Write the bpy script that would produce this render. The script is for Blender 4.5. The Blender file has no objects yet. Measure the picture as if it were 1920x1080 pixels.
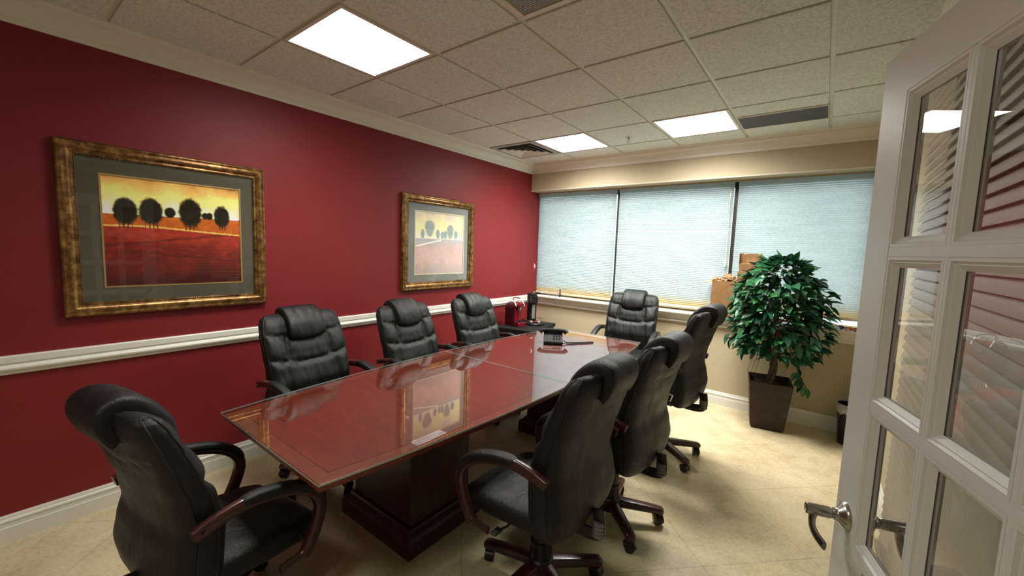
import bpy, bmesh, math, random
from mathutils import Vector, Matrix, noise
R = math.radians
PI = math.pi
scn = bpy.context.scene
COL = scn.collection
rnd = random.Random(7)

# ------------------------------------------------------------------ materials
def lin(c):
    return tuple((x / 12.92 if x <= 0.04045 else ((x + 0.055) / 1.055) ** 2.4) for x in (v / 255 for v in c))

class NT:
    def __init__(s, name):
        s.m = bpy.data.materials.new(name); s.m.use_nodes = True
        s.t = s.m.node_tree; s.t.nodes.clear()
        s.out = s.t.nodes.new('ShaderNodeOutputMaterial')
    def n(s, typ, **kw):
        nd = s.t.nodes.new(typ)
        for k, v in kw.items():
            if k.startswith('i_'):
                nd.inputs[k[2:].replace('_', ' ')].default_value = v
            else:
                setattr(nd, k, v)
        return nd
    def l(s, a, b): s.t.links.new(a, b)
    def math(s, op, a, b=None):
        nd = s.n('ShaderNodeMath', operation=op)
        for i, v in enumerate((a, b)):
            if v is None: continue
            if isinstance(v, (int, float)): nd.inputs[i].default_value = v
            else: s.l(v, nd.inputs[i])
        return nd.outputs[0]
    def ramp(s, fac, stops):
        nd = s.n('ShaderNodeValToRGB'); e = nd.color_ramp.elements
        while len(e) < len(stops): e.new(0.5)
        for el, (p, c) in zip(e, stops): el.position = p; el.color = (*c, 1)
        s.l(fac, nd.inputs[0]); return nd.outputs[0]
    def noise(s, scale, detail=4, rough=.55, vec=None, dist=0):
        nd = s.n('ShaderNodeTexNoise'); nd.inputs['Scale'].default_value = scale
        nd.inputs['Detail'].default_value = detail; nd.inputs['Roughness'].default_value = rough
        nd.inputs['Distortion'].default_value = dist
        if vec is not None: s.l(vec, nd.inputs['Vector'])
        return nd.outputs['Fac']
    def obj(s): return s.n('ShaderNodeTexCoord').outputs['Object']
    def mapped(s, scale=(1, 1, 1), rot=(0, 0, 0), loc=(0, 0, 0)):
        mp = s.n('ShaderNodeMapping'); mp.inputs['Scale'].default_value = scale
        mp.inputs['Rotation'].default_value = rot; mp.inputs['Location'].default_value = loc
        s.l(s.obj(), mp.inputs['Vector']); return mp.outputs[0]
    def bump(s, h, strength=.3, dist=.002):
        b = s.n('ShaderNodeBump'); b.inputs['Strength'].default_value = strength
        b.inputs['Distance'].default_value = dist; s.l(h, b.inputs['Height']); return b.outputs[0]
    def bsdf(s, col=None, rough=.5, metal=0, spec=.5, coat=0, coat_r=.03, normal=None):
        b = s.n('ShaderNodeBsdfPrincipled')
        if col is not None:
            if isinstance(col, tuple): b.inputs['Base Color'].default_value = (*col[:3], 1)
            else: s.l(col, b.inputs['Base Color'])
        if isinstance(rough, (int, float)): b.inputs['Roughness'].default_value = rough
        else: s.l(rough, b.inputs['Roughness'])
        b.inputs['Metallic'].default_value = metal
        b.inputs['Specular IOR Level'].default_value = spec
        b.inputs['Coat Weight'].default_value = coat; b.inputs['Coat Roughness'].default_value = coat_r
        if normal is not None: s.l(normal, b.inputs['Normal'])
        s.l(b.outputs[0], s.out.inputs[0]); return b
MATS = {}
def simple(name, col, rough=.5, metal=0, spec=.5, coat=0, nscale=0, nstr=.2, vary=0, vscale=8):
    t = NT(name)
    nm = t.bump(t.noise(nscale, vec=t.obj()), nstr) if nscale else None
    c = col
    if vary:
        f = t.noise(vscale, vec=t.obj())
        c = t.ramp(f, [(.3, tuple(x * (1 - vary) for x in col)), (.7, tuple(min(1, x * (1 + vary)) for x in col))])
    t.bsdf(c, rough, metal, spec, coat, normal=nm)
    MATS[name] = t.m; return t.m

simple('red_paint', (.200, .0155, .0195), .50, spec=.36, nscale=900, nstr=.12, vary=.05, vscale=2)
simple('beige_paint', (.475, .405, .272), .72, spec=.25, nscale=400, nstr=.1, vary=.03, vscale=3)
simple('white_trim', (.74, .71, .64), .38, spec=.4, nscale=60, nstr=.03)
simple('door_paint', (.66, .64, .59), .36, spec=.5, nscale=120, nstr=.06)
simple('grid_paint', (.70, .68, .62), .4, spec=.4)
simple('black_plastic', (.008, .008, .009), .35, spec=.4)
simple('black_metal', (.012, .012, .013), .4, spec=.5)
simple('phone_black', (.006, .006, .007), .65, spec=.2)
simple('chrome', (.75, .73, .7), .14, 1)
simple('satin_nickel', (.42, .39, .35), .27, 1)
simple('grey_plastic', (.17, .16, .14), .6)
simple('dark_grille', (.07, .075, .065), .6, nscale=600, nstr=.6)
simple('light_grille', (.42, .42, .40), .55)
simple('dark_void', (.012, .012, .012), .9)
simple('frame_dark', (.018, .014, .011), .5)
simple('kraft_paper', (.235, .125, .052), .8, spec=.2, nscale=60, nstr=.5, vary=.15, vscale=20)
simple('kraft_pale', (.37, .22, .115), .8, spec=.2, nscale=60, nstr=.5, vary=.2, vscale=30)
simple('red_plastic', (.16, .004, .013), .18, spec=.5, coat=.5)
simple('smoke_plastic', (.022, .006, .008), .12, spec=.6)
simple('pot_brown', (.030, .013, .008), .55, spec=.35, nscale=45, nstr=.5, vary=.35, vscale=12)
simple('bark', (.10, .07, .045), .85, spec=.15, nscale=70, nstr=1, vary=.35, vscale=30)
simple('moss', (.012, .009, .006), .95, nscale=90, nstr=1)
simple('clear_liner', (.32, .31, .30), .25, spec=.6)
simple('mat_grey', (.105, .095, .066), .9, spec=.1, nscale=500, nstr=.15, vary=.06, vscale=30)
simple('mat_pale', (.24, .25, .225), .9, spec=.1, nscale=500, nstr=.15, vary=.04, vscale=30)
simple('gold_fillet', (.55, .40, .16), .35, .6)
simple('cream_fillet', (.72, .66, .46), .5)
simple('ledge_ochre', (.62, .36, .09), .8)
simple('blind_slat', (.34, .285, .215), .5, spec=.35, vary=.08, vscale=3)
simple('rail_cream', (.62, .56, .44), .45)
simple('cabinet_black', (.008, .008, .008), .55, spec=.25)
for nm_, c_ in dict(pk_blue=(40, 80, 140), pk_red=(150, 40, 40), pk_white=(215, 210, 200), pk_orange=(205, 120, 60), pk_brown=(95, 60, 40), pk_pink=(210, 140, 140), pod_silver=(190, 185, 180), pod_wine=(110, 30, 45)).items():
    simple(nm_, lin(c_), .4)

def mat_gilt():
    t = NT('gilt_wood')
    f = t.noise(26, 5, .65, vec=t.mapped((1, 1, 1)))
    f2 = t.noise(9, 3, vec=t.obj())
    c = t.ramp(t.math('ADD', t.math('MULTIPLY', f, .75), t.math('MULTIPLY', f2, .25)),
               [(.34, (.075, .032, .010)), (.50, (.21, .105, .033)), (.66, (.46, .27, .09))])
    t.bsdf(c, .33, .65, .5, normal=t.bump(f, .25))
    MATS['gilt_wood'] = t.m
mat_gilt()

def mat_leather():
    t = NT('black_leather')
    v = t.obj()
    vor = t.n('ShaderNodeTexVoronoi'); vor.inputs['Scale'].default_value = 420
    t.l(v, vor.inputs['Vector'])
    wr = t.noise(14, 4, .6, vec=t.mapped((1, 1, .35)), dist=.6)
    h = t.math('ADD', t.math('MULTIPLY', vor.outputs['Distance'], .12), wr)
    t.bsdf((.0040, .0050, .0053), t.ramp(wr, [(.3, (.40,) * 3), (.7, (.54,) * 3)]), 0, .40, normal=t.bump(h, .55, .012))
    MATS['black_leather'] = t.m
mat_leather()

def mat_wood(name, dark, mid, light, scale=(1, 1, 1), rot=(0, 0, 0), rough=.3, coat=.0, gscale=5):
    t = NT(name)
    mp = t.mapped(scale, rot)
    big = t.noise(gscale, 6, .62, vec=mp, dist=1.2)
    fine = t.noise(gscale * 9, 3, .6, vec=mp)
    f = t.math('ADD', t.math('MULTIPLY', big, .72), t.math('MULTIPLY', fine, .28))
    c = t.ramp(f, [(.33, dark), (.5, mid), (.66, light)])
    t.bsdf(c, rough, 0, .45, coat, normal=t.bump(fine, .05))
    MATS[name] = t.m
mat_wood('table_wood', (.070, .0055, .0022), (.115, .0100, .0034), (.165, .0175, .0058), (2.5, 14, 1), rough=.4, gscale=2.2)
mat_wood('table_border', (.090, .0130, .0045), (.135, .0215, .0068), (.185, .034, .011), (10, 3, 1), rough=.4, gscale=2.0)
mat_wood('inlay_dark', (.018, .005, .003), (.028, .007, .004), (.04, .01, .005), rough=.4)
mat_wood('pedestal_wood', (.026, .005, .003), (.045, .009, .005), (.07, .014, .007), (6, 6, 1.2), rough=.32, gscale=3)
mat_wood('chair_wood', (.020, .005, .004), (.040, .0085, .006), (.068, .0135, .009), (3, 12, 12), rough=.30, coat=.25, gscale=5)

def mat_glass(name, f0=.08, p=4.0, tint=(1, 1, 1)):
    """thin clear sheet: see-through, mirror-like towards grazing view"""
    t = NT(name)
    lw = t.n('ShaderNodeLayerWeight'); lw.inputs['Blend'].default_value = .5
    geo = t.n('ShaderNodeNewGeometry')
    fr = t.math('ADD', t.math('MULTIPLY', t.math('POWER', lw.outputs['Facing'], p), 1 - f0), f0)
    fac = t.math('MULTIPLY', fr, t.math('SUBTRACT', 1.0, geo.outputs['Backfacing']))
    tr = t.n('ShaderNodeBsdfTransparent'); tr.inputs[0].default_value = (*tint, 1)
    gl = t.n('ShaderNodeBsdfGlossy'); gl.inputs['Roughness'].default_value = .012
    gl.inputs['Color'].default_value = (1, 1, 1, 1)
    mx = t.n('ShaderNodeMixShader'); t.l(fac, mx.inputs[0]); t.l(tr.outputs[0], mx.inputs[1]); t.l(gl.outputs[0], mx.inputs[2])
    t.l(mx.outputs[0], t.out.inputs[0]); MATS[name] = t.m
mat_glass('sheet_glass', .032, 2.8, (.96, .985, .97))
mat_glass('pane_glass', .07, 4.0)
mat_glass('picture_glass', .06, 3.4)
simple('glass_edge', (.42, .50, .44), .2, spec=.6)

def mat_fabric():
    t = NT('shade_fabric')
    n = t.noise(260, 3, vec=t.mapped((.25, 1, 2)))
    n2 = t.noise(5, 4, vec=t.mapped((.6, 1, 3)))
    c = t.ramp(t.math('ADD', t.math('MULTIPLY', n, .5), t.math('MULTIPLY', n2, .5)), [(.35, (.66, .735, .73)), (.65, (.78, .845, .835))])
    # warm light off the sill, painted as yellow into the lowest cells
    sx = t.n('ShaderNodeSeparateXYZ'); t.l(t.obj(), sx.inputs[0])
    warm_glow = t.n('ShaderNodeMapRange'); warm_glow.interpolation_type = 'SMOOTHSTEP'
    t.l(t.math('ADD', sx.outputs[2], t.math('MULTIPLY', t.math('SUBTRACT', n2, .5), .09)), warm_glow.inputs[0])
    warm_glow.inputs[1].default_value = .015; warm_glow.inputs[2].default_value = .13; warm_glow.inputs[3].default_value = 1; warm_glow.inputs[4].default_value = 0
    am = t.n('ShaderNodeMix', data_type='RGBA'); t.l(warm_glow.outputs[0], am.inputs[0]); t.l(c, am.inputs[6]); am.inputs[7].default_value = (.84, .67, .36, 1); c = am.outputs[2]
    d = t.n('ShaderNodeBsdfDiffuse'); tr = t.n('ShaderNodeBsdfTranslucent')
    t.l(c, d.inputs[0]); t.l(c, tr.inputs[0])
    mx = t.n('ShaderNodeMixShader'); mx.inputs[0].default_value = .74
    t.l(d.outputs[0], mx.inputs[1]); t.l(tr.outputs[0], mx.inputs[2]); t.l(mx.outputs[0], t.out.inputs[0])
    MATS['shade_fabric'] = t.m
mat_fabric()

def mat_emit(name, col, s):
    # prismatic lens: most of the light goes straight down
    t = NT(name); e = t.n('ShaderNodeEmission'); e.inputs[0].default_value = (*col, 1)
    geo = t.n('ShaderNodeNewGeometry'); dp = t.n('ShaderNodeVectorMath', operation='DOT_PRODUCT')
    t.l(geo.outputs['Incoming'], dp.inputs[0]); t.l(geo.outputs['Normal'], dp.inputs[1])
    c2 = t.math('POWER', t.math('ABSOLUTE', dp.outputs['Value']), 1.6)
    t.l(t.math('ADD', t.math('MULTIPLY', c2, s), 1.6), e.inputs[1])
    t.l(e.outputs[0], t.out.inputs[0]); MATS[name] = t.m
mat_emit('lamp_dim', (1, .975, .92), 46.0)
mat_emit('lamp_bright', (1, .98, .92), 86.0)
mat_emit('rear_fill', (1, .97, .92), 16.0)

def mat_ceiling():
    t = NT('ceiling_tile')
    v = t.obj()
    n1 = t.noise(75, 5, .75, vec=v); n2 = t.noise(190, 2, .6, vec=v)
    f = t.math('ADD', t.math('MULTIPLY', n1, .6), t.math('MULTIPLY', n2, .4))
    c = t.ramp(f, [(.36, (.49, .51, .475)), (.5, (.76, .79, .765)), (.64, (.87, .895, .875))])
    t.bsdf(c, .9, 0, .1, normal=t.bump(f, .8, .006)); MATS['ceiling_tile'] = t.m
mat_ceiling()

def mat_floor():
    t = NT('floor_tile')
    v = t.mapped((1, 1, 1), (0, 0, R(45)))
    sx = t.n('ShaderNodeSeparateXYZ'); t.l(t.obj(), sx.inputs[0])
    P = .8627
    def line(val, off):
        a = t.math('DIVIDE', t.math('SUBTRACT', val, off), P)
        fr = t.math('FRACT', t.math('ADD', a, 40.5))
        return t.math('ABSOLUTE', t.math('SUBTRACT', fr, .5))
    s = t.math('ADD', sx.outputs[0], sx.outputs[1]); df = t.math('SUBTRACT', sx.outputs[1], sx.outputs[0])
    dmin = t.math('MINIMUM', line(s, 3.905), line(df, -.890))
    g = t.math('LESS_THAN', dmin, .0032)
    big = t.noise(1.5, 6, .6, vec=t.obj(), dist=.2); mid = t.noise(7, 6, .6, vec=t.obj(), dist=.15); fine = t.noise(46, 4, .7, vec=t.obj())
    f = t.math('ADD', t.math('ADD', t.math('MULTIPLY', big, .25), t.math('MULTIPLY', mid, .35)), t.math('MULTIPLY', fine, .40))
    c = t.ramp(f, [(.37, (.41, .335, .19)), (.50, (.55, .465, .29)), (.63, (.63, .55, .365))])
    pit = t.math('GREATER_THAN', t.noise(48, 2, .5, vec=t.mapped((1, 1, 1), loc=(3.3, 1.2, 0))), .705)
    mx0 = t.n('ShaderNodeMix', data_type='RGBA'); t.l(t.math('MULTIPLY', pit, .6), mx0.inputs[0]); t.l(c, mx0.inputs[6]); mx0.inputs[7].default_value = (.26, .19, .11, 1)
    mx = t.n('ShaderNodeMix', data_type='RGBA'); t.l(t.math('MULTIPLY', g, .5), mx.inputs[0]); t.l(mx0.outputs[2], mx.inputs[6]); mx.inputs[7].default_value = (.22, .16, .09, 1)
    t.bsdf(mx.outputs[2], .29, 0, .42, normal=t.bump(t.math('SUBTRACT', fine, g), .06)); MATS['floor_tile'] = t.m
mat_floor()

def mat_attr(name, rough=.6, spec=.3, trans=0, bump=0):
    t = NT(name); a = t.n('ShaderNodeAttribute', attribute_name='Col')
    b = t.bsdf(a.outputs['Color'], rough, 0, spec, normal=t.bump(t.noise(bump, vec=t.obj()), .3) if bump else None)
    if trans:
        tr = t.n('ShaderNodeBsdfTranslucent'); t.l(a.outputs['Color'], tr.inputs[0])
        mx = t.n('ShaderNodeMixShader'); mx.inputs[0].default_value = trans
        t.l(b.outputs[0], mx.inputs[1]); t.l(tr.outputs[0], mx.inputs[2]); t.l(mx.outputs[0], t.out.inputs[0])
    MATS[name] = t.m
mat_attr('art_print', .8, .15)
mat_attr('leaf', .38, .45, .12)

# ------------------------------------------------------------------ mesh builder
class MB:
    def __init__(s): s.v = []; s.f = []; s.mi = []; s.cur = 0
    def add(s, vs, fs):
        o = len(s.v); s.v += [tuple(p) for p in vs]
        s.f += [tuple(i + o for i in f) for f in fs]; s.mi += [s.cur] * len(fs); return s
    def box(s, x0, x1, y0, y1, z0, z1, M=None):
        vs = [Vector((x, y, z)) for x in (x0, x1) for y in (y0, y1) for z in (z0, z1)]
        if M: vs = [M @ p for p in vs]
        return s.add(vs, [(0, 1, 3, 2), (4, 6, 7, 5), (0, 4, 5, 1), (2, 3, 7, 6), (0, 2, 6, 4), (1, 5, 7, 3)])
    def loft(s, rings, cap0=True, cap1=True, closed=True):
        n = len(rings[0]); vs = [p for r in rings for p in r]; fs = []
        for i in range(len(rings) - 1):
            for j in range(n if closed else n - 1):
                k = (j + 1) % n
                fs.append((i * n + j, i * n + k, (i + 1) * n + k, (i + 1) * n + j))
        if cap0: fs.append(tuple(range(n - 1, -1, -1)))
        if cap1: fs.append(tuple((len(rings) - 1) * n + j for j in range(n)))
        return s.add(vs, fs)
    def tube(s, path, r, seg=10, sx=1, sy=1, up=(0, 0, 1), closed=False, sq=1.0):
        P = [Vector(p) for p in path]; n = len(P); rings = []; up = Vector(up)
        for i, p in enumerate(P):
            a = P[(i - 1) % n] if (i or closed) else P[0]; b = P[(i + 1) % n] if (i < n - 1 or closed) else P[-1]
            t = (b - a).normalized()
            x = t.cross(up)
            if x.length < 1e-4: x = t.cross(Vector((1, 0, 0)))
            x.normalize(); y = x.cross(t).normalized()
            rr = r[i] if isinstance(r, (list, tuple)) else r
            ring = []
            for k in range(seg):
                an = 2 * PI * (k + .5) / seg; c, q = math.cos(an), math.sin(an)
                c = math.copysign(abs(c) ** sq, c); q = math.copysign(abs(q) ** sq, q)
                ring.append(p + x * c * rr * sx + y * q * rr * sy)
            rings.append(ring)
        if closed: rings.append(rings[0]); return s.loft(rings, False, False)
        return s.loft(rings)
    def lathe(s, prof, seg=24, c=(0, 0, 0), M=None):
        rings = []
        for r, z in prof:
            ring = [Vector((c[0] + r * math.cos(2 * PI * k / seg), c[1] + r * math.sin(2 * PI * k / seg), c[2] + z)) for k in range(seg)]
            if M: ring = [M @ p for p in ring]
            rings.append(ring)
        return s.loft(rings)
    def extrude(s, poly, a, b):
        """poly: list of Vectors at a-end; shifted by vector (b) to other end"""
        r0 = [Vector(p) + Vector(a) for p in poly]; r1 = [Vector(p) + Vector(b) for p in poly]
        return s.loft([r0, r1])
    def build(s, name, mats, parent=None, loc=(0, 0, 0), rot=(0, 0, 0), bevel=0, seg=2, smooth=True, ang=40, cols=None, bang=30):
        me = bpy.data.meshes.new(name); me.from_pydata(s.v, [], s.f)
        if not isinstance(mats, (list, tuple)): mats = [mats]
        for m in mats: me.materials.append(MATS[m])
        for p, i in zip(me.polygons, s.mi): p.material_index = i
        bm = bmesh.new(); bm.from_mesh(me)
        if cols is None: bmesh.ops.recalc_face_normals(bm, faces=bm.faces)
        if bevel:
            es = [e for e in bm.edges if len(e.link_faces) == 2 and e.calc_face_angle(0) > R(bang)]
            bmesh.ops.bevel(bm, geom=es, offset=bevel, segments=seg, profile=.5, affect='EDGES', clamp_overlap=True)
        bm.to_mesh(me); bm.free()
        if smooth:
            for p in me.polygons: p.use_smooth = True
            me.set_sharp_from_angle(angle=R(ang))
        if cols is not None:
            at = me.color_attributes.new('Col', 'FLOAT_COLOR', 'POINT')
            for i, c in enumerate(cols): at.data[i].color = (*c, 1)
        o = bpy.data.objects.new(name, me); COL.objects.link(o)
        o.location = loc; o.rotation_euler = rot
        if parent: o.parent = parent
        if bevel and smooth:
            wn = o.modifiers.new('weighted_normal', 'WEIGHTED_NORMAL'); wn.keep_sharp = True
        return o

def empty(name, loc=(0, 0, 0), rz=0, label=None, cat=None, group=None):
    o = bpy.data.objects.new(name, None); COL.objects.link(o)
    o.empty_display_size = .05; o.location = loc; o.rotation_euler = (0, 0, rz)
    if label: tag(o, label, cat, group)
    return o
def tag(o, label, cat, group=None):
    o['label'] = label; o['category'] = cat
    if group: o['group'] = group
    return o
def struct(o): o['kind'] = 'structure'; return o

# ------------------------------------------------------------------ dimensions
H = 2.70; XR = 3.60; YF = 3.63; YS = 3.453; YN = -2.5; ZS = .955; ZW = 2.335
# floor
b = MB(); b.box(-.1, XR + .1, YN - .1, YF + .2, -.08, 0); struct(b.build('floor', 'floor_tile', smooth=False))
# ceiling
b = MB(); b.box(-.1, XR + .1, YN - .1, YF + .09, H - .003, H + .05); ceil = struct(b.build('ceiling', 'grid_paint', smooth=False))
GX = [.688 + .61 * k for k in range(5)]; GY = [.61 * k for k in range(-4, 6)]
TX = [.02, *GX, XR - .02]; TY = [YN + .02, *GY, YS - .02]
OPEN = {(.688, 0.0), (1.908, 2.44), (.688, 2.44), (.02, 2.44), (1.908, 0.0), (1.908, -1.83)}
m = MB(); g_ = .0115
for x0, x1 in zip(TX, TX[1:]):
    for y0, y1 in zip(TY, TY[1:]):
        if any(abs(x0 - a) < .01 and abs(y0 - b_) < .01 for a, b_ in OPEN): continue
        m.box(x0 + g_, x1 - g_, y0 + g_, y1 - g_, H - .013, H - .0032)
m.build('ceiling_tiles', 'ceiling_tile', ceil, bevel=.004, seg=2)
# walls
b = MB(); b.box(-.1, 0, YN - .1, YF + .09, 0, H); struct(b.build('wall_left', 'red_paint', smooth=False))
b = MB(); b.box(XR, XR + .1, YN - .1, YF + .09, 0, H); struct(b.build('wall_right', 'beige_paint', smooth=False))
b = MB(); b.box(0, XR, YN - .1, YN, 0, H); struct(b.build('wall_near', 'beige_paint', smooth=False))
b = MB(); b.box(0, XR, YF, YF + .09, 0, ZS - .025); b.box(0, XR, YF, YF + .09, ZW, H); b.box(3.49, XR, YF, YF + .09, ZS - .025, ZW)
struct(b.build('wall_far', 'beige_paint', smooth=False))
b = MB(); b.box(0, XR, YS, YF, 2.346, H); struct(b.build('wall_soffit', 'beige_paint', smooth=False, bevel=.006))
# trims: profile (distance from wall, z)
def run_trim(name, prof, axis, wall, sgn, a0, a1, m0=0, m1=0, mat='white_trim'):
    """axis 'y' runs along y on wall x=wall growing sgn*x ; mitre m0/m1 shortens each end by m*distance"""
    r0, r1 = [], []
    for d, z in prof:
        if axis == 'y':
            r0.append(Vector((wall + sgn * d, a0 + m0 * d, z))); r1.append(Vector((wall + sgn * d, a1 - m1 * d, z)))
        else:
            r0.append(Vector((a0 + m0 * d, wall + sgn * d, z))); r1.append(Vector((a1 - m1 * d, wall + sgn * d, z)))
    b = MB(); b.loft([r0, r1]); return struct(b.build(name, mat, ang=25))
crown = [(0, .130), (.010, .130), (.013, .118), (.017, .112), (.017, .104), (.024, .100), (.030, .086), (.042, .066), (.060, .050), (.070, .045),
         (.074, .040), (.074, .032), (.084, .026), (.092, .014), (.100, .010), (.100, 0), (0, 0)]
crown = [(d, H - h - .0005) for d, h in crown]
run_trim('trim_1', crown, 'y', 0, 1, YN, YS, 0, 1)
run_trim('trim_2', crown, 'x', YS, -1, 0, XR, 1, 1)
run_trim('trim_3', crown, 'y', XR, -1, YN, YS, 0, 1)
rail = [(0, .865), (.011, .865), (.014, .871), (.014, .878), (.020, .884), (.028, .890), (.030, .899), (.026, .906), (.016, .910), (.012, .916), (.016, .921), (.020, .926), (.020, .955), (.016, .960), (0, .960)]
run_trim('trim_4', rail, 'y', 0, 1, YN, YF)
base = [(0, 0), (.017, 0), (.017, .078), (.014, .083), (.014, .104), (.017, .108), (.016, .116), (.010, .122), (.010, .130), (.006, .140), (0, .140)]
run_trim('baseboard_left', base, 'y', 0, 1, YN, YF, 0, 1)
run_trim('baseboard_far', base, 'x', YF, -1, 0, XR, 1, 1)
run_trim('baseboard_right', base, 'y', XR, -1, YN, YF, 0, 1)
# window stool and apron
stool = [(0, ZS - .025), (.068, ZS - .025), (.075, ZS - .018), (.075, ZS - .006), (.068, ZS), (-.044, ZS), (-.044, ZS - .025)]
run_trim('trim_5', stool, 'x', YF, -1, 0, XR)
apron = [(0, .83), (.012, .83), (.022, .838), (.026, .846), (.022, .853), (.014, .857), (.012, .90), (.018, .915), (.03, .93), (0, .93)]
run_trim('trim_6', apron, 'x', YF, -1, 0, XR)
b = MB(); b.tube([(0, YS - .001, 2.349), (XR, YS - .001, 2.349)], .0075, 8); struct(b.build('trim_7', 'rail_cream'))

# ------------------------------------------------------------------ windows and shades
WX = [(0.0, 1.143), (1.143, 2.411), (2.411, 3.49)]
for i, (x0, x1) in enumerate(WX):
    f = MB()
    t_ = .018
    f.box(x0, x1, 3.72, 3.74, ZS + .0025, ZS + .012); f.box(x0, x1, 3.70, 3.75, ZW - .05, ZW)
    f.box(x0, x0 + t_, 3.685, 3.75, ZS + .0025, ZW - .05); f.box(x1 - t_, x1, 3.685, 3.75, ZS + .0025, ZW - .05)
    w_ = struct(f.build('window_%d' % (i + 1), 'frame_dark', smooth=False))
    g = MB(); g.box(x0 + t_, x1 - t_, 3.726, 3.732, ZS + .012, ZW - .05); g.build('window_pane', 'pane_glass', w_, smooth=False)
b = MB(); b.box(.0005, 3.4895, YF + .045, YF + .30, ZS - .075, ZS + .002); struct(b.build('bounce_ledge', 'ledge_ochre', smooth=False))  # unseen ochre ledge added to bounce warm light onto the shade bottoms

shades = [(.006, 1.124, .985, 'pale cellular window shade nearest the red wall, above the coffee makers', None),
          (1.162, 2.392, .995, 'pale cellular window shade in the middle, behind the chair at the table end', 'cord'),
          (2.432, 3.476, 1.035, 'pale cellular window shade behind the potted tree', None)]
for x0, x1, zb, lab, cord in shades:
    e = empty('window_shade', ((x0 + x1) / 2, 3.655, zb), 0, lab, 'window shade', 'cellular shades on the long window')
    hw = (x1 - x0) / 2; zt = 2.332 - zb
    m = MB(); n = int((zt - .04 - .022) / .0195); pts = []
    for k in range(2 * n + 1):
        z = .022 + (zt - .04 - .022) * k / (2 * n); pts.append((.0075 if k % 2 else -.0075, z))
    vs = []; fs = []
    nx = 6
    for j in range(nx + 1):
        x = -hw + 2 * hw * j / nx
        vs += [(x, y, z) for y, z in pts]
    L = len(pts)
    for j in range(nx):
        for k in range(L - 1): fs.append((j * L + k, j * L + k + 1, (j + 1) * L + k + 1, (j + 1) * L + k))
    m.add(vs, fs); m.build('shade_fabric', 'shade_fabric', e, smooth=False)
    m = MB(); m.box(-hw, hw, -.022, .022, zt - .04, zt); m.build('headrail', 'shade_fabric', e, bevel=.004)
    m = MB(); m.box(-hw, hw, -.014, .014, 0, .022); m.build('bottom_rail', 'rail_cream', e, bevel=.004)
    if cord:
        m = MB(); m.tube([(hw - .020, -.026, zt - .03), (hw - .022, -.030, 1.2), (hw - .022, -.030, .52)], .0035, 6); m.tube([(hw - .034, -.026, zt - .03), (hw - .026, -.030, 1.2), (hw - .024, -.030, .52)], .003, 6)
        c_ = m.build('pull_cord', 'rail_cream', e)
        m = MB(); m.lathe([(.006, 0), (.012, .004), (.013, .04), (.009, .055), (.004, .06)], 10, (hw - .023, -.030, .47)); m.build('cord_tassel', 'rail_cream', c_)
# cord cleat on the red wall edge
e = MB(); e.box(.0, .018, 0, .022, 0, .035); e.box(.0, .008, .004, .018, -.02, .055)
tag(e.build('cord_cleat', 'rail_cream', loc=(.0005, 3.575, 1.33), bevel=.003), 'small cream cord cleat on the red wall beside the window', 'cleat')

# ------------------------------------------------------------------ ceiling fittings
def ceiling_light(ix, iy, mat, label):
    x, y = GX[ix] + .305, GY[iy] + .305
    e = empty('ceiling_light', (x, y, H - .0106), 0, label, 'ceiling light', 'square ceiling lights')
    m = MB(); a, c = .293, .272
    for (p, q, r_, s_) in ((-a, a, -a, -c), (-a, a, c, a), (-a, -c, -c, c), (c, a, -c, c)): m.box(p, q, r_, s_, -.004, .0075)
    m.build('frame', 'grid_paint', e, smooth=False)
    m = MB(); m.box(-c, c, -c, c, -.001, .004); df = m.build('diffuser', [mat, 'grid_paint'], e, smooth=False)
    for p in df.data.polygons: p.material_index = 0 if p.normal.z < -.5 else 1
ceiling_light(0, 4, 'lamp_dim', 'large square ceiling light nearest the viewer, above the near half of the table')
ceiling_light(2, 8, 'lamp_bright', 'square ceiling light beside the dark grey ceiling grille')
ceiling_light(0, 8, 'lamp_bright', 'square ceiling light beside the slatted air vent near the red wall')
ceiling_light(2, 1, 'rear_fill', 'added fill light behind the viewer, unseen, shaped as a square ceiling light')  # added out of view to fill the door and near floor with light
# square cone diffuser
def ring_sq(m, a0, z0, a1, z1, th=.003):
    P = lambda a, z: [Vector((-a, -a, z)), Vector((a, -a, z)), Vector((a, a, z)), Vector((-a, a, z))]
    m.loft([P(a0, z0), P(a1, z1), P(a1 - .001, z1 + th), P(a0 - .001, z0 + th), P(a0, z0)], False, False)
e = empty('ceiling_vent', (.393, GY[8] + .305, H - .0142), 0, 'square slatted air vent in the ceiling corner by the red wall', 'vent')
m = MB(); a = .285
m.box(-a, a, -a, -a + .05, 0, .011); m.box(-a, a, a - .05, a, 0, .011); m.box(-a, -a + .05, -a + .05, a - .05, 0, .011); m.box(a - .05, a, -a + .05, a - .05, 0, .011)
m.build('frame', 'light_grille', e, smooth=False)
m = MB(); m.box(-a + .05, a - .05, -a + .05, a - .05, .008, .011); m.build('duct_opening', 'dark_void', e, smooth=False)
m = MB()
for a0 in (.215, .15, .09): ring_sq(m, a0, -.012, a0 - .04, .007)
m.box(-.04, .04, -.04, .04, -.01, -.006)
m.build('louvre', 'grid_paint', e, smooth=False)
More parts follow.
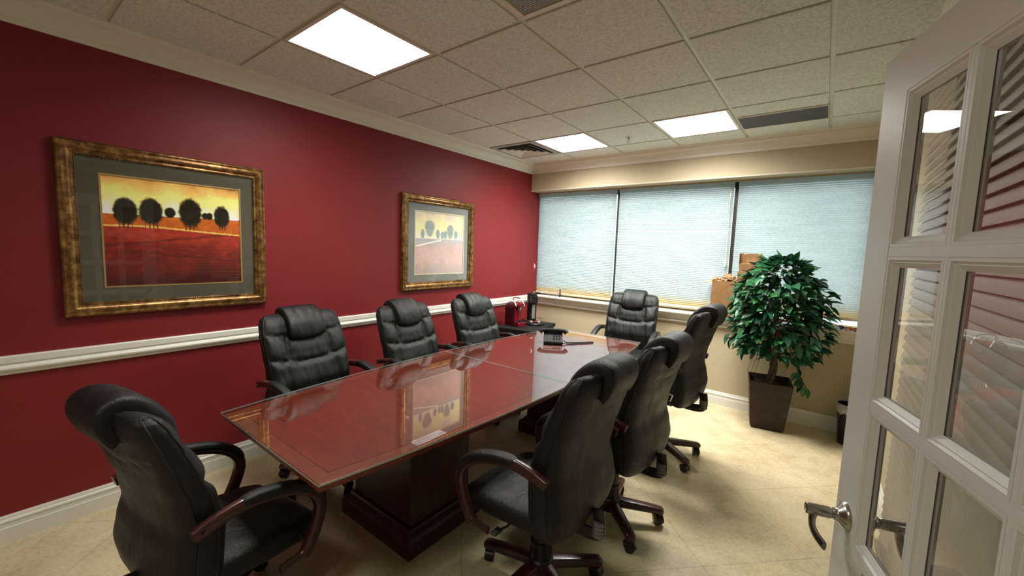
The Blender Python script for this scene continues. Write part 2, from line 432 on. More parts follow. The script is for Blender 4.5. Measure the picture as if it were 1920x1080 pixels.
# return grille (top of the view)
e = empty('ceiling_vent', (GX[2] + .305, GY[4] + .305, H - .0142), 0, 'perforated grey return air panel in the ceiling closest to the viewer', 'vent')
m = MB(); a = .29
for (p, q, r_, s_) in ((-a, a, -a, -a + .03), (-a, a, a - .03, a), (-a, -a + .03, -a + .03, a - .03), (a - .03, a, -a + .03, a - .03)): m.box(p, q, r_, s_, -.003, .011)
m.build('frame', 'grid_paint', e, smooth=False, bevel=.002)
m = MB()
for k in range(44): m.box(-.26, .26, -.26 + k * .0118, -.26 + k * .0118 + .007, .002, .006)
m.build('perforated_panel', 'light_grille', e, smooth=False)
m = MB(); m.box(-.26, .26, -.26, .26, .0085, .011); m.build('backing', 'dark_grille', e, smooth=False)
# dark slot panel
e = empty('ceiling_vent', ((2.518 + 3.128) / 2, 2.86, H - .021), 0, 'dark grey rectangular grille in the ceiling by the far window wall', 'vent')
m = MB(); m.box(-.29, .29, -.165, .165, .001, .0075); m.build('grille_panel', 'dark_grille', e, smooth=False)
P = lambda a, b_, z: [Vector((-a, -b_, z)), Vector((a, -b_, z)), Vector((a, b_, z)), Vector((-a, b_, z))]
m = MB(); m.loft([P(.29, .165, -.001), P(.2935, .177, -.001), P(.2935, .177, .0075), P(.29, .165, .0075), P(.29, .165, -.001)], False, False); m.build('frame', 'grid_paint', e, smooth=False)
# sprinkler
e = empty('sprinkler_head', (1.58, 2.81, H - .0125), 0, 'small metal sprinkler head hanging from a ceiling tile between two lights', 'sprinkler')
m = MB(); m.lathe([(.032, -.0005), (.032, -.004), (.022, -.010), (.010, -.012)], 20); m.build('escutcheon', 'satin_nickel', e)
m = MB(); m.lathe([(.008, -.012), (.008, -.028)], 10); m.tube([(.009, 0, -.026), (.013, 0, -.036), (.004, 0, -.048)], .002, 6); m.tube([(-.009, 0, -.026), (-.013, 0, -.036), (-.004, 0, -.048)], .002, 6)
m.lathe([(.002, -.046), (.017, -.048), (.017, -.050), (.002, -.051)], 16); m.build('deflector', 'satin_nickel', e)

# ------------------------------------------------------------------ pictures
def fbm(x, y, s, o=4, seed=0):
    return noise.fractal(Vector((x * s, y * s, seed)), 1.0, 2.0, o)
def mixc(a, b, t):
    t = max(0, min(1, t)); return tuple(p + (q - p) * t for p, q in zip(a, b))
def sst(a, b, x):
    t = max(0, min(1, (x - a) / (b - a))); return t * t * (3 - 2 * t)
def paint_one(u, v):
    n = fbm(u, v, 5, 5, 1); n2 = fbm(u, v, 18, 4, 2); n3 = fbm(u * .5, v, 30, 3, 7)
    hz = .655 + .012 * u
    road = .552 - .03 * u + .012 * math.sin(u * 5)
    if v > hz:
        t = (v - hz) / (1 - hz)
        d = t + .16 * n + .05 * n2 + .22 * abs(u - .5) ** 2
        c = mixc((244, 214, 158), (218, 168, 92), sst(.05, .5, d)); c = mixc(c, (172, 112, 58), sst(.45, 1.0, d)); c = mixc(c, (120, 66, 34), sst(.9, 1.25, d))
    elif v > road:
        c = mixc((150, 62, 18), (176, 82, 26), .5 + .6 * n2); c = mixc(c, (110, 40, 14), sst(.0, .04, hz - v) * .3)
        if v > hz - .008: c = (120, 40, 16)
    else:
        t = (road - v) / road
        c = mixc((124, 32, 20), (88, 18, 14), sst(0, .5, t + .25 * n)); c = mixc(c, (50, 12, 10), sst(.45, 1, t + .2 * n))
        c = mixc(c, (172, 52, 34), max(0, n3) * .5 * (1 - t)); c = mixc(c, (60, 18, 14), max(0, n2) * .35)
        for (vc, sl, st) in ((.42, .16, .5), (.30, -.10, .35)):
            dd = abs(v - vc - sl * (u - .3) - .02 * n)
            c = mixc(c, (52, 14, 12), st * max(0, 1 - dd / .02))
    if abs(v - road) < .008 + .003 * n2: c = mixc(c, (222, 150, 74), .75)
    for (cu, cv, ru, rv) in ((.150, .688, .078, .118), (.315, .70, .080, .12), (.445, .70, .040, .048), (.592, .712, .086, .135), (.705, .69, .026, .034), (.738, .69, .028, .036), (.838, .694, .064, .108)):
        du, dv = (u - cu) / ru, (v - cv) / rv
        r_ = math.sqrt(du * du + dv * dv) + .10 * fbm(u, v, 34, 3, 3)
        if r_ < 1.22:
            a = 1 - sst(.84, 1.16, r_)
            tc = mixc((17, 12, 6), (27, 20, 9), .5 + n2)
            c = mixc(c, tc, a)
        if rv > .06 and v < cv - rv * .75 and v > cv - rv * 1.28 and abs(du) < .55 and abs(math.sin(du * 9 + cu * 20)) > .86: c = mixc(c, (34, 20, 10), .85)
    return c
def paint_two(u, v):
    n = fbm(u, v, 5, 5, 11); n2 = fbm(u, v, 18, 4, 12)
    hz = .575
    if v > hz:
        t = (v - hz) / (1 - hz)
        c = mixc((196, 186, 150), (212, 186, 112), sst(0, .35, t + .1 * n)); c = mixc(c, (168, 150, 122), sst(.5, 1.05, t + .25 * n + .1 * n2 + .2 * abs(u - .5)))
    else:
        t = (hz - v) / hz
        c = mixc((120, 122, 122), (152, 112, 104), sst(.02, .25, t)); c = mixc(c, (172, 128, 112), max(0, n2) * .9); c = mixc(c, (110, 96, 92), max(0, n) * .6); c = mixc(c, (96, 84, 80), sst(.6, 1, t) * .6)
    if abs(v - (.555 - .40 * max(0, .5 - u) ** 1.0 * .55)) < .011 and u < .52: c = (205, 196, 178)
    for (cu, cv, ru, rv) in ((.15, .645, .036, .075), (.285, .735, .088, .13), (.445, .655, .038, .075), (.535, .64, .036, .062), (.60, .65, .034, .07), (.70, .70, .066, .118), (.82, .66, .044, .072)):
        du, dv = (u - cu) / ru, (v - cv) / rv
        du *= 1 + .35 * max(-.6, min(.6, -dv)) if rv > .1 else 1
        r_ = math.sqrt(du * du + dv * dv) + .08 * fbm(u, v, 34, 3, 3)
        if r_ < 1.25:
            c = mixc(c, mixc((62, 82, 86), (82, 98, 98), .5 + n2), (1 - sst(.8, 1.15, r_)) * .92)
    return mixc(c, (172, 174, 166), .38)  # pale haze of the window's reflection mixed into the print colours

def picture(yc, zc, hw, hh, fw, pw, ph, poff, paint, matm, fillet, fmat, label, pig=(1.1, 1.55, 1.6)):
    e = empty('framed_picture', (.002, yc, zc - hh), 0, label, 'picture', 'framed tree landscapes on the red wall')
    oz = hh
    prof = [(0, 0), (0, .022), (.004, .030), (.012, .034), (.020, .030), (.024, .031), (.032, .036), (.042, .033), (.052, .024), (.058, .018), (.062, .020), (.068, .020), (fw, .013), (fw, 0)]
    P = lambda ins, x: [Vector((x, -hw + ins, -hh + ins + oz)), Vector((x, hw - ins, -hh + ins + oz)), Vector((x, hw - ins, hh - ins + oz)), Vector((x, -hw + ins, hh - ins + oz))]
    m = MB(); rings = [P(i_, x_) for i_, x_ in prof]; rings.append(rings[0]); m.loft(rings, False, False)
    fr = m.build('frame', fmat, e, ang=50)
    # beaded inner lip
    m = MB()
    def bead(y, z): m.lathe([(.0005, -.0035), (.003, -.002), (.003, .002), (.0005, .0035)], 6, (.0165, y, z))
    yy = -hw + fw + .001
    k = int(2 * (hw - fw) / .011)
    for i_ in range(k + 1):
        y = -hw + fw + 2 * (hw - fw) * i_ / k; bead(y, fw + .001); bead(y, 2 * hh - fw - .001)
    k = int(2 * (hh - fw) / .011)
    for i_ in range(1, k):
        z = fw + 2 * (hh - fw) * i_ / k; bead(-hw + fw + .001, z); bead(hw - fw - .001, z)
    m.build('beaded_lip', fmat, fr)
    iw, ih = hw - fw + .004, hh - fw + .004
    py0, py1, pz0, pz1 = poff[0] - pw / 2, poff[0] + pw / 2, oz + poff[1] - ph / 2, oz + poff[1] + ph / 2
    m = MB()
    for (a0, a1, b0, b1) in ((-iw, iw, oz - ih, pz0), (-iw, iw, pz1, oz + ih), (-iw, py0, pz0, pz1), (py1, iw, pz0, pz1)): m.box(.004, .008, a0, a1, b0, b1)
    m.build('mat_board', matm, e, smooth=False)
    m = MB(); t_ = .0085
    for (a0, a1, b0, b1) in ((py0, py1, pz0, pz0 + t_), (py0, py1, pz1 - t_, pz1), (py0, py0 + t_, pz0 + t_, pz1 - t_), (py1 - t_, py1, pz0 + t_, pz1 - t_)): m.box(.004, .010, a0, a1, b0, b1)
    m.build('fillet', fillet, e, smooth=False)
    NU, NV = 230, 210; vs, fs, cs = [], [], []
    for j in range(NV + 1):
        for i_ in range(NU + 1):
            u, v = i_ / NU, j / NV
            vs.append((.005, py0 + pw * u, pz0 + ph * v)); cs.append(tuple(min(.95, q * g_ * 1.9) for q, g_ in zip(lin(tuple(max(0, min(255, q)) for q in paint(u, v))), pig)))
    for j in range(NV):
        for i_ in range(NU):
            a = j * (NU + 1) + i_; fs.append((a, a + 1, a + NU + 2, a + NU + 1))
    m = MB(); m.add(vs, fs); m.build('art_print', 'art_print', e, cols=cs)
    m = MB(); m.box(.0115, .0125, -iw, iw, oz - ih, oz + ih); m.build('picture_glass', 'picture_glass', e, smooth=False)
picture(-.331, 1.599, .494, .469, .072, .682, .632, (.008, -.002), paint_one, 'mat_grey', 'gold_fillet', 'gilt_wood',
        'gold-framed picture with a dark red field and orange sky, nearest the viewer')
picture(1.832, 1.604, .490, .465, .076, .680, .632, (.010, -.001), paint_two, 'mat_pale', 'cream_fillet', 'gilt_wood',
        'gold-framed picture with a pale grey mat and pale trees, nearest the window', (1.05, 1.05, 1.12))

# ------------------------------------------------------------------ table
tb = empty('conference_table', (1.425, 1.105, 0), 0, 'long reddish mahogany conference table with glossy top and inlaid border', 'table')
TL = 1.525
def boat(sc_w, L_, n=28):
    out = []
    hw = lambda t: .46 + .112 * (1 - t * t) - sc_w
    for k in range(n + 1):
        t = -1 + 2 * k / n; out.append((hw(t), t * (TL - L_)))
    for k in range(n + 1):
        t = 1 - 2 * k / n; out.append((-hw(t), t * (TL - L_)))
    return out
def slab(poly, z0, z1):
    m = MB(); m.loft([[Vector((x, y, z0)) for x, y in poly], [Vector((x, y, z1)) for x, y in poly]]); return m
m = slab(boat(.008, .008), .712, .7418)
top = m.build('table_top', 'table_border', tb, bevel=.006, seg=3, ang=35)
m = slab(boat(.36, .36), .665, .712); m.build('apron', 'pedestal_wood', tb, ang=30)
m = slab(boat(.062, .068), .7414, .7421); m.build('inlay_line', 'inlay_dark', top, smooth=False)
m = slab(boat(.0655, .0715), .7416, .7424); m.build('field_panel', 'table_wood', top, smooth=False)
for yc, xa, xb, hy in ((-.70, -.315, .195, .215), (.86, -.185, .195, .215)):
    m = MB(); m.box(xa, xb, yc - hy, yc + hy, .13, .668); pd = m.build('pedestal', 'pedestal_wood', tb, bevel=.008, seg=2)
    m = MB(); pr = [(.305, 0), (.305, .085), (.295, .10), (.272, .115), (.268, .13)]
    m.loft([[Vector(((xa + xb) / 2 + sx * ((xb - xa) / 2 + a - .255), yc + sy * (hy + a - .255), z)) for sx, sy in ((-1, -1), (1, -1), (1, 1), (-1, 1))] for a, z in pr]); m.build('plinth', 'pedestal_wood', pd, ang=20)
# glass sheets on the table
def glass_sheet(t0, t1, label):
    n = 16; hw = lambda t: .463 + .112 * (1 - t * t)
    poly = [(hw(t0 + (t1 - t0) * k / n), (t0 + (t1 - t0) * k / n) * TL) for k in range(n + 1)]
    poly += [(-x, y) for x, y in reversed(poly)]
    e = empty('glass_sheet', (1.425, 1.105, .743), 0, label, 'glass sheet', 'glass sheets covering the table')
    m = MB()
    Lr = len(poly); z1 = .0075
    lo = [Vector((x, y, 0)) for x, y in poly]; hi = [Vector((x, y, z1)) for x, y in poly]
    m.add(lo + hi, [tuple(range(Lr - 1, -1, -1)), tuple(range(Lr, 2 * Lr))] + [(j, (j + 1) % Lr, Lr + (j + 1) % Lr, Lr + j) for j in range(Lr)])
    m.mi = [0, 0] + [1] * Lr
    m.build('glass_pane', ['sheet_glass', 'glass_edge'], e, smooth=False)
ys = (1.14 - 1.105) / TL
glass_sheet(-1, ys - .001, 'clear glass sheet over the near half of the table')
glass_sheet(ys + .001, 1, 'clear glass sheet over the far half of the table, under the phone')
TZ = .7515

# ------------------------------------------------------------------ chairs
def interp(tab, z):
    for (z0, *a), (z1, *b_) in zip(tab, tab[1:]):
        if z <= z1:
            t = (z - z0) / (z1 - z0); t = max(0, t); t2 = t * t * (3 - 2 * t) * .5 + t * .5
            return [p + (q - p) * t2 for p, q in zip(a, b_)]
    return list(tab[-1][1:])
# z, x_rear, thickness, half width
BT = [(.395, -.262, .09, .240), (.45, -.286, .122, .276), (.52, -.298, .146, .290), (.60, -.285, .142, .283), (.675, -.267, .130, .273), (.77, -.282, .120, .273), (.87, -.312, .114, .276), (.97, -.344, .107, .274), (1.04, -.367, .098, .266), (1.075, -.374, .083, .252), (1.095, -.368, .052, .228), (1.101, -.362, .024, .207)]
BZ = [.395, .402, .415] + [.432 + .01593 * k for k in range(41)] + [1.078, 1.086, 1.093, 1.098, 1.101]
def back_ring(z):
    xr, t, w = interp(BT, z)
    if z < .415: t *= .35 + .65 * (z - .395) / .02; w *= .92 + .08 * (z - .395) / .02
    return xr, t, w
def make_backrest():
    m = MB(); rings = []
    NF, NB = 40, 26
    def seams(y, z):
        ay = abs(y)
        zu = .990 - .030 * (1 - (ay / .27) ** 2) ; zl = .838 - .040 * (1 - (ay / .27) ** 2)
        d = [abs(z - zu), abs(z - zl)]
        if zl < z < zu: d.append(abs(ay - .140))
        elif z < zl: d.append(abs(ay - .165) + .006)
        return min(d)
    for z in BZ:
        xr, t, w = back_ring(z)
        ring = []
        for k in range(NF + 1):      # front, from -w to w
            s = -math.cos(PI * k / NF); s = s * .6 + (-1 + 2 * k / NF) * .4
            y = w * s; e = max(0, 1 - abs(s) ** 9) ** .5
            dd = min(seams(y, z), (1 - abs(s)) * w * 1.4, max(0, 1.101 - z))
            puff = .027 * (1 - math.exp(-max(0, dd - .001) / .015)) - .012
            fold = noise.noise(Vector((y * 34 + z * 5, z * 7, 3.3)))
            wr = .0050 * fold * abs(fold) * 2 + .0026 * noise.noise(Vector((y * 75, z * 13, 9)))
            if .98 < z: puff *= .7
            x = xr + t * .5 + .5 * t * e + .030 * s * s + (puff + wr * 1.3) * e
            ring.append(Vector((x, y, z)))
        for k in range(1, NB):
            s = math.cos(PI * k / NB); s = s * .75 + (1 - 2 * k / NB) * .25
            e = max(0, 1 - abs(s) ** 10) ** .5
            wr = .0025 * noise.noise(Vector((s * 4, z * 7, 13.3)))
            useam = z - (.965 - .055 * (1 - s * s))
            wr += .0065 * math.exp(-(useam / .007) ** 2) * (1 if abs(s) < .93 else 0)
            ring.append(Vector((xr + t * .5 - .5 * t * e + .030 * s * s + wr, w * s, z)))
        rings.append(ring)
    m.loft(rings); return m
def make_piping(sg):
    """welt cord up the rear edge of one side, over the shoulder and down the front edge"""
    path = []
    for front in (0, 1):
        s = .965 * sg; e = max(0, 1 - abs(s) ** (9 if front else 10)) ** .5
        zz = BZ[2:-2]
        for z in (reversed(zz) if front else zz):
            xr, t, w = back_ring(z); path.append((xr + t * .5 + (.5 if front else -.5) * t * e + .030 * s * s - (.004 if front else -.001), w * s * 1.004, z))
    m = MB(); m.tube(path, .0045, 6, up=(0, 1, .001)); return m
def make_headrest():
    path = [(-.362, .985, .006), (-.376, 1.02, .012), (-.386, 1.055, .017), (-.388, 1.085, .022), (-.376, 1.108, .027), (-.348, 1.120, .030), (-.312, 1.114, .033), (-.276, 1.084, .035), (-.252, 1.055, .036), (-.232, 1.025, .036), (-.217, .995, .033), (-.209, .972, .022), (-.207, .957, .009)]
    m = MB(); rings = []; W = .128
    NS = 20
    for k in range(NS + 1):
        s = -1 + 2 * k / NS; sq = math.copysign(abs(s) ** .8, s)
        e = max(.0, 1 - abs(sq) ** 7) ** .5
        sc = .30 + .70 * e
        up, lo = [], []
        for i_, (x, z, t) in enumerate(path):
            x0, z0, _ = path[max(0, i_ - 1)]; x1, z1, _ = path[min(len(path) - 1, i_ + 1)]
            nx, nz = -(z1 - z0), (x1 - x0); L_ = math.hypot(nx, nz); nx /= L_; nz /= L_
            wr = 1 + .10 * noise.noise(Vector((s * 6, i_ * .5, 1.7)))
            zz = z - (.02 * (1 - s * s) if i_ > 9 else 0)
            up.append(Vector((x + nx * t * sc * wr, W * sq, zz + nz * t * sc * wr))); lo.append(Vector((x - nx * t * sc, W * sq, zz - nz * t * sc)))
        rings.append(up + lo[::-1])
    m.loft(rings); return m
def make_seat():
    m = MB(); rings = []; NX = 30; NS = 36
    for k in range(NX + 1):
        q = k / NX; x = -.215 + .50 * q
        e = max(0, 1 - abs(2 * q - 1) ** 7) ** .5; e = .12 + .88 * e
        w = (.245 + .012 * math.sin(PI * q)) * (.90 + .10 * e); t = .062 * e
        zc = .437 + .012 * math.cos(q * PI * 1.2) - .028 * max(0, q - .72) / .28
        ring = []
        for j in range(NS):
            a = 2 * PI * (j + .5) / NS; c, s = math.cos(a), math.sin(a)
            y = w * math.copysign(abs(c) ** .45, c); z = t * math.copysign(abs(s) ** .75, s)
            if s > 0:
                dd = min(abs(abs(y) - .15), abs(x - .14) * 1.4)
                z += (.010 * (1 - math.exp(-dd / .018)) + .004 * noise.noise(Vector((x * 14, y * 20, 5)))) * min(1, s * 2) * e
            ring.append(Vector((x, y, zc + z)))
        rings.append(ring)
    m.loft(rings); return m
def bez(pts, n=8):
    P = [Vector(p) for p in pts]; out = []
    for i in range(len(P) - 1):
        p0, p1, p2, p3 = P[max(0, i - 1)], P[i], P[i + 1], P[min(len(P) - 1, i + 2)]
        for k in range(n):
            t = k / n
            out.append(.5 * ((2 * p1) + (p2 - p0) * t + (2 * p0 - 5 * p1 + 4 * p2 - p3) * t * t + (3 * p1 - p0 - 3 * p2 + p3) * t ** 3))
    out.append(P[-1]); return out
ARM = bez([(-.240, 0, .690), (-.17, 0, .708), (-.07, 0, .717), (.03, 0, .700), (.12, 0, .668), (.190, 0, .615), (.216, 0, .550), (.195, 0, .47), (.155, 0, .395), (.135, 0, .375)], 7)
def make_arm():
    m = MB(); n = len(ARM)
    m.tube(ARM, [.021 + .004 * (i / n) for i in range(n)], 12, 1.05, .78, up=(0, 1, 0.001), sq=.55)
    m.lathe([(.001, 0), (.008, 0), (.008, .003), (.001, .004)], 8, M=Matrix.Translation((-.215, -.024, .697)) @ Matrix.Rotation(R(90), 4, 'X'))
    m.tube([(.145, 0, .385), (.10, 0, .378), (.04, 0, .376)], .014, 8, 1.4, .6, up=(0, 1, .001))
    return m
def make_pad():
    i0 = min(range(len(ARM)), key=lambda i: abs(ARM[i].x + .095) + (0 if ARM[i].z > .58 else 9)); i1 = min(range(len(ARM)), key=lambda i: abs(ARM[i].z - .572) + (0 if ARM[i].x > .2 else 9))
    pth = ARM[i0:i1 + 1]; n = len(pth); out = []
    for i, p in enumerate(pth):
        a, b_ = pth[max(0, i - 1)], pth[min(n - 1, i + 1)]; t = (b_ - a).normalized(); nrm = Vector((-t.z, 0, t.x))
        out.append(p + nrm * .010)
    r = [.026 * (max(.0, 1 - abs(2 * i / (n - 1) - 1) ** 6) ** .5 * .65 + .35) for i in range(n)]
    m = MB(); m.tube(out, r, 14, .80, 1.12, up=(0, 1, .001), sq=.7); 
    for x in (-.045, -.005, .035): m.lathe([(.001, 0), (.005, 0), (.004, .002), (.001, .0025)], 8, M=Matrix.Translation((x, -.0255, .714 - (x + .045) * .15)) @ Matrix.Rotation(R(90), 4, 'X'))
    return m
def make_leg():
    m = MB(); rings = []
    for r_, zt, h, w in ((.035, .128, .048, .034), (.10, .123, .046, .033), (.20, .113, .042, .030), (.282, .103, .038, .028), (.297, .099, .034, .026), (.306, .092, .022, .016)):
        ring = []
        for k in range(12):
            a = 2 * PI * (k + .5) / 12; c, s = math.cos(a), math.sin(a)
            ring.append(Vector((r_, w * math.copysign(abs(c) ** .45, c), zt - h / 2 + h / 2 * math.copysign(abs(s) ** .6, s))))
        rings.append(ring)
    m.loft(rings); return m
def make_caster():
    m = MB(); RX = Matrix.Rotation(R(90), 4, 'X')
    for y in (-.0145, .0145):
        m.lathe([(.006, -.0095), (.020, -.0095), (.0268, -.006), (.027, 0), (.0268, .006), (.020, .0095), (.006, .0095)], 20, M=Matrix.Translation((0, y, .027)) @ RX)
    hood = [(.033 * math.cos(a), .027 + .033 * math.sin(a)) for a in [R(-10 + 20 * k) for k in range(10)]]
    hood += [(.029 * math.cos(a), .027 + .029 * math.sin(a)) for a in [R(170 - 20 * k) for k in range(10)]]
    m.loft([[Vector((x, -.022, z)) for x, z in hood], [Vector((x, .022, z)) for x, z in hood]])
    m.lathe([(.008, .055), (.008, .078)], 10, (.012, 0, 0)); return m
def chair_proto():
    D = {}
    def keep(k, o): o_ = o; D[k] = o_; return o_
    e = bpy.data.objects.new('office_chair', None); COL.objects.link(e); e.empty_display_size = .05
    keep('backrest', make_backrest().build('backrest', 'black_leather', e, ang=80)).modifiers.new('smooth', 'SUBSURF').levels = 1
    for sg in (-1, 1): make_piping(sg).build('piping', 'black_leather', D['backrest'])
    keep('headrest', make_headrest().build('headrest', 'black_leather', e, ang=80)).modifiers.new('smooth', 'SUBSURF').levels = 1
    keep('seat', make_seat().build('seat', 'black_leather', e, ang=70))
    for s in (-1, 1):
        a = make_arm().build('armrest', 'chair_wood', e, loc=(0, s * .302, 0), rot=(0, 0, 0), ang=50)
        make_pad().build('arm_pad', 'black_leather', a, ang=60)
    m = MB(); m.box(-.13, .12, -.09, .09, .368, .384); m.box(-.11, .10, -.055, .055, .335, .372); m.tube([(.02, .05, .352), (.02, .20, .350), (.03, .255, .352)], .006, 8); m.box(.015, .045, .235, .285, .348, .358)
    keep('tilt_mechanism', m.build('tilt_mechanism', 'black_metal', e, bevel=.004))
    m = MB(); m.tube(bez([(-.10, 0, .362), (-.22, 0, .356), (-.285, 0, .360), (-.316, 0, .378), (-.320, 0, .42), (-.312, 0, .48)], 6), .014, 10, 2.0, .55, up=(0, 1, .001), sq=.6)
    br = keep('back_bracket', m.build('back_bracket', 'black_metal', e, ang=50))
    m = MB(); m.lathe([((.030 if k % 2 else .024), (.362 + .0085 * k)) for k in range(9)], 14, (-.318, 0, 0)); m.build('bellows', 'grey_plastic', br, ang=20)
    m = MB(); m.lathe([(.056, .062), (.060, .07), (.060, .130), (.053, .138), (.051, .22), (.045, .223), (.043, .29), (.036, .293), (.032, .34)], 24)
    keep('gas_lift', m.build('gas_lift', 'black_plastic', e, ang=30))
    lm = make_leg(); cm = make_caster(); lobj = None
    for k in range(5):
        if lobj is None:
            lobj = lm.build('leg', 'chair_wood', e, ang=50); co = cm.build('caster', 'black_plastic', lobj, loc=(.278, 0, 0), ang=40)
        else:
            l2 = lobj.copy(); COL.objects.link(l2); l2.parent = e
            c2 = co.copy(); COL.objects.link(c2); c2.parent = l2
    return e
proto = chair_proto()
def copy_tree(o, parent=None):
    c = o.copy(); COL.objects.link(c); c.parent = parent
    for ch in o.children: copy_tree(ch, c)
    return c
GRP = 'black leather office chairs around the table'
chairs = [
    (.67, .245, 5, .0, -5, 'black leather office chair along the red wall, nearest the dark red picture'),
    (.715, 1.06, 5, -.012, -5, 'black leather office chair, middle one of the three along the red wall'),
    (.745, 1.83, 0, -.012, 36, 'black leather office chair along the red wall, nearest the coffee makers'),
    (1.55, 3.12, -84, .02, 15, 'black leather office chair at the far table end, backed by the window'),
    (2.24, .465, 178, .012, 12, 'black leather office chair seen from behind, nearest the open door'),
    (2.295, 1.13, 176, .02, -4, 'black leather office chair in the middle of the row on the plant side'),
    (2.28, 2.13, 176, .085, 4, 'black leather office chair nearest the potted tree'),
    (1.335, -.555, 99, -.068, 30, 'black leather office chair at the near table end, side view, against the red wall'),
]
for i, (x, y, h, dz, br, lab) in enumerate(chairs):
    c = proto if i == len(chairs) - 1 else copy_tree(proto)
    c.location = (x, y, 0); c.rotation_euler = (0, 0, R(h)); tag(c, lab, 'chair', GRP)
    k = 0
    for ch in c.children:
        if ch.name.startswith('leg'):
            ch.rotation_euler = (0, 0, R(br + 72 * k)); k += 1
            for ca in ch.children: ca.rotation_euler = (0, 0, rnd.uniform(-2, 2))
        elif not ch.name.startswith('gas_lift'):
            ch.location.z = dz; ch.location.x = .03

# ------------------------------------------------------------------ desk phone
ph = empty('desk_phone', (1.300, 2.035, TZ), R(32.6), 'black desk phone with handset and looped cord on the far end of the table', 'phone')
m = MB(); prof = [(-.09, 0), (.09, 0), (.09, .075), (.06, .085), (-.085, .022), (-.09, .015)]
m.loft([[Vector((-.085, y, z)) for y, z in prof], [Vector((.085, y, z)) for y, z in prof]]); pb = m.build('base', 'phone_black', ph, bevel=.005)
m = MB()
for i_ in range(3):
    for j in range(4):
        y = -.06 + j * .022; z = .022 + (y + .085) * .063 / .145
        m.box(.0 + i_ * .024, .016 + i_ * .024, y, y + .014, z + .001, z + .006)
m.build('keypad', 'phone_black', pb, smooth=False)
m = MB(); hp = bez([(-.122, .03, .078), (-.105, .035, .094), (-.05, .04, .100), (.05, .04, .100), (.105, .035, .094), (.122, .03, .078)], 6)
m.tube(hp, [.024 - .008 * math.sin(PI * i_ / (len(hp) - 1)) for i_ in range(len(hp))], 10, 1.0, 1.15, up=(0, 1, 0))
m.build('handset', 'phone_black', ph, ang=60)
m = MB(); mi_ = ph.matrix_basis.inverted() if False else (Matrix.Translation((1.300, 2.035, TZ)) @ Matrix.Rotation(R(32.6), 4, 'Z')).inverted()
wl = [(1.405, 2.045, TZ + .03), (1.42, 2.06, TZ + .012), (1.47, 2.13, TZ + .006), (1.53, 2.22, TZ + .005), (1.565, 2.275, TZ + .005), (1.58, 2.275, TZ + .005), (1.578, 2.25, TZ + .005), (1.53, 2.165, TZ + .005), (1.46, 2.06, TZ + .005), (1.40, 2.00, TZ + .008)]
cp = bez([mi_ @ Vector(p) for p in wl], 8); m.tube(cp, .0045, 8); m.build('cord', 'phone_black', ph)

# ------------------------------------------------------------------ cabinet and coffee machines
CZ = .65
cb = empty('cabinet', (.335, 2.98, 0), R(9), 'low black cabinet in the corner holding the coffee makers', 'cabinet')
m = MB(); m.box(-.245, .245, -.345, .345, CZ - .045, CZ); m.build('cabinet_top', 'cabinet_black', cb, bevel=.004)
m = MB(); m.box(-.23, .215, -.33, .33, .02, CZ - .045); m.build('body', 'cabinet_black', cb, bevel=.003)
for s in (-1, 1):
    m = MB(); m.box(.215, .23, min(s * .004, s * .325), max(s * .004, s * .325), .04, CZ - .055); dr = m.build('cabinet_door', 'cabinet_black', cb, bevel=.002)
    m = MB(); m.lathe([(.004, 0), (.004, .012), (.010, .016), (.008, .024), (.001, .026)], 12, M=Matrix.Translation((.23, s * .03, .42)) @ Matrix.Rotation(R(90), 4, 'Y')); m.build('knob', 'satin_nickel', dr)

rc = empty('coffee_maker', (.255, 2.855, CZ), R(-14), 'glossy red coffee maker with chrome lever on the black cabinet', 'coffee maker')
m = MB(); pr = [(-.135, 0), (.125, 0), (.130, .012), (.130, .050), (.122, .056), (.052, .060), (.050, .235), (.085, .245), (.088, .275), (.06, .292), (-.05, .292), (-.115, .262), (-.135, .225)]
m.loft([[Vector((x, -.058, z)) for x, z in pr], [Vector((x, .058, z)) for x, z in pr]]); m.build('body', 'red_plastic', rc, bevel=.008, seg=3)
m = MB(); m.box(-.125, .032, -.068, -.056, .015, .225); m.box(-.125, .032, .056, .068, .015, .225); m.build('water_tank', 'smoke_plastic', rc, bevel=.004)
m = MB(); m.box(.045, .125, -.05, .05, .056, .062)
for k in range(6): m.box(.055 + k * .011, .060 + k * .011, -.045, .045, .062, .066)
m.build('drip_tray', 'black_plastic', rc, smooth=False)
m = MB(); m.lathe([(.016, .19), (.020, .20), (.022, .235)], 14, (.072, 0, 0)); m.lathe([(.024, .0), (.026, .006), (.020, .02), (.006, .024)], 14, (.06, 0, .29)); m.build('brew_head', 'chrome', rc)
m = MB()
for s in (-1, 1): m.tube(bez([(.085, s * .062, .245), (.060, s * .064, .290), (.02, s * .058, .325), (-.01, s * .03, .338), (-.015, 0, .340)], 5), .0085, 8, 1, .7)
m.build('lever', 'chrome', rc)

bc = empty('coffee_maker', (.345, 3.115, CZ), R(-35), 'tall black coffee maker with a round tray, behind the red one', 'coffee maker')
m = MB(); m.lathe([(.125, 0), (.132, .006), (.132, .020), (.126, .026), (.110, .026), (.106, .020), (.0, .020)][:-1] + [(.001, .020)], 32, (.03, 0, 0)); m.build('base_tray', 'black_plastic', bc, ang=30)
m = MB(); m.lathe([(.058, .02), (.060, .03), (.060, .255), (.064, .26), (.064, .345), (.060, .372), (.052, .378), (.001, .378)], 28, (-.075, 0, 0)); m.box(-.075, .01, -.045, .045, .26, .345); m.build('tower', 'black_plastic', bc, ang=35)
m = MB(); m.lathe([(.022, .378), (.026, .384), (.024, .398), (.012, .404), (.001, .404)], 16, (-.06, 0, 0)); m.build('cap', 'chrome', bc)
m = MB(); m.box(-.02, -.012, -.02, .02, .06, .24); m.build('front_panel', 'grey_plastic', bc, bevel=.003)
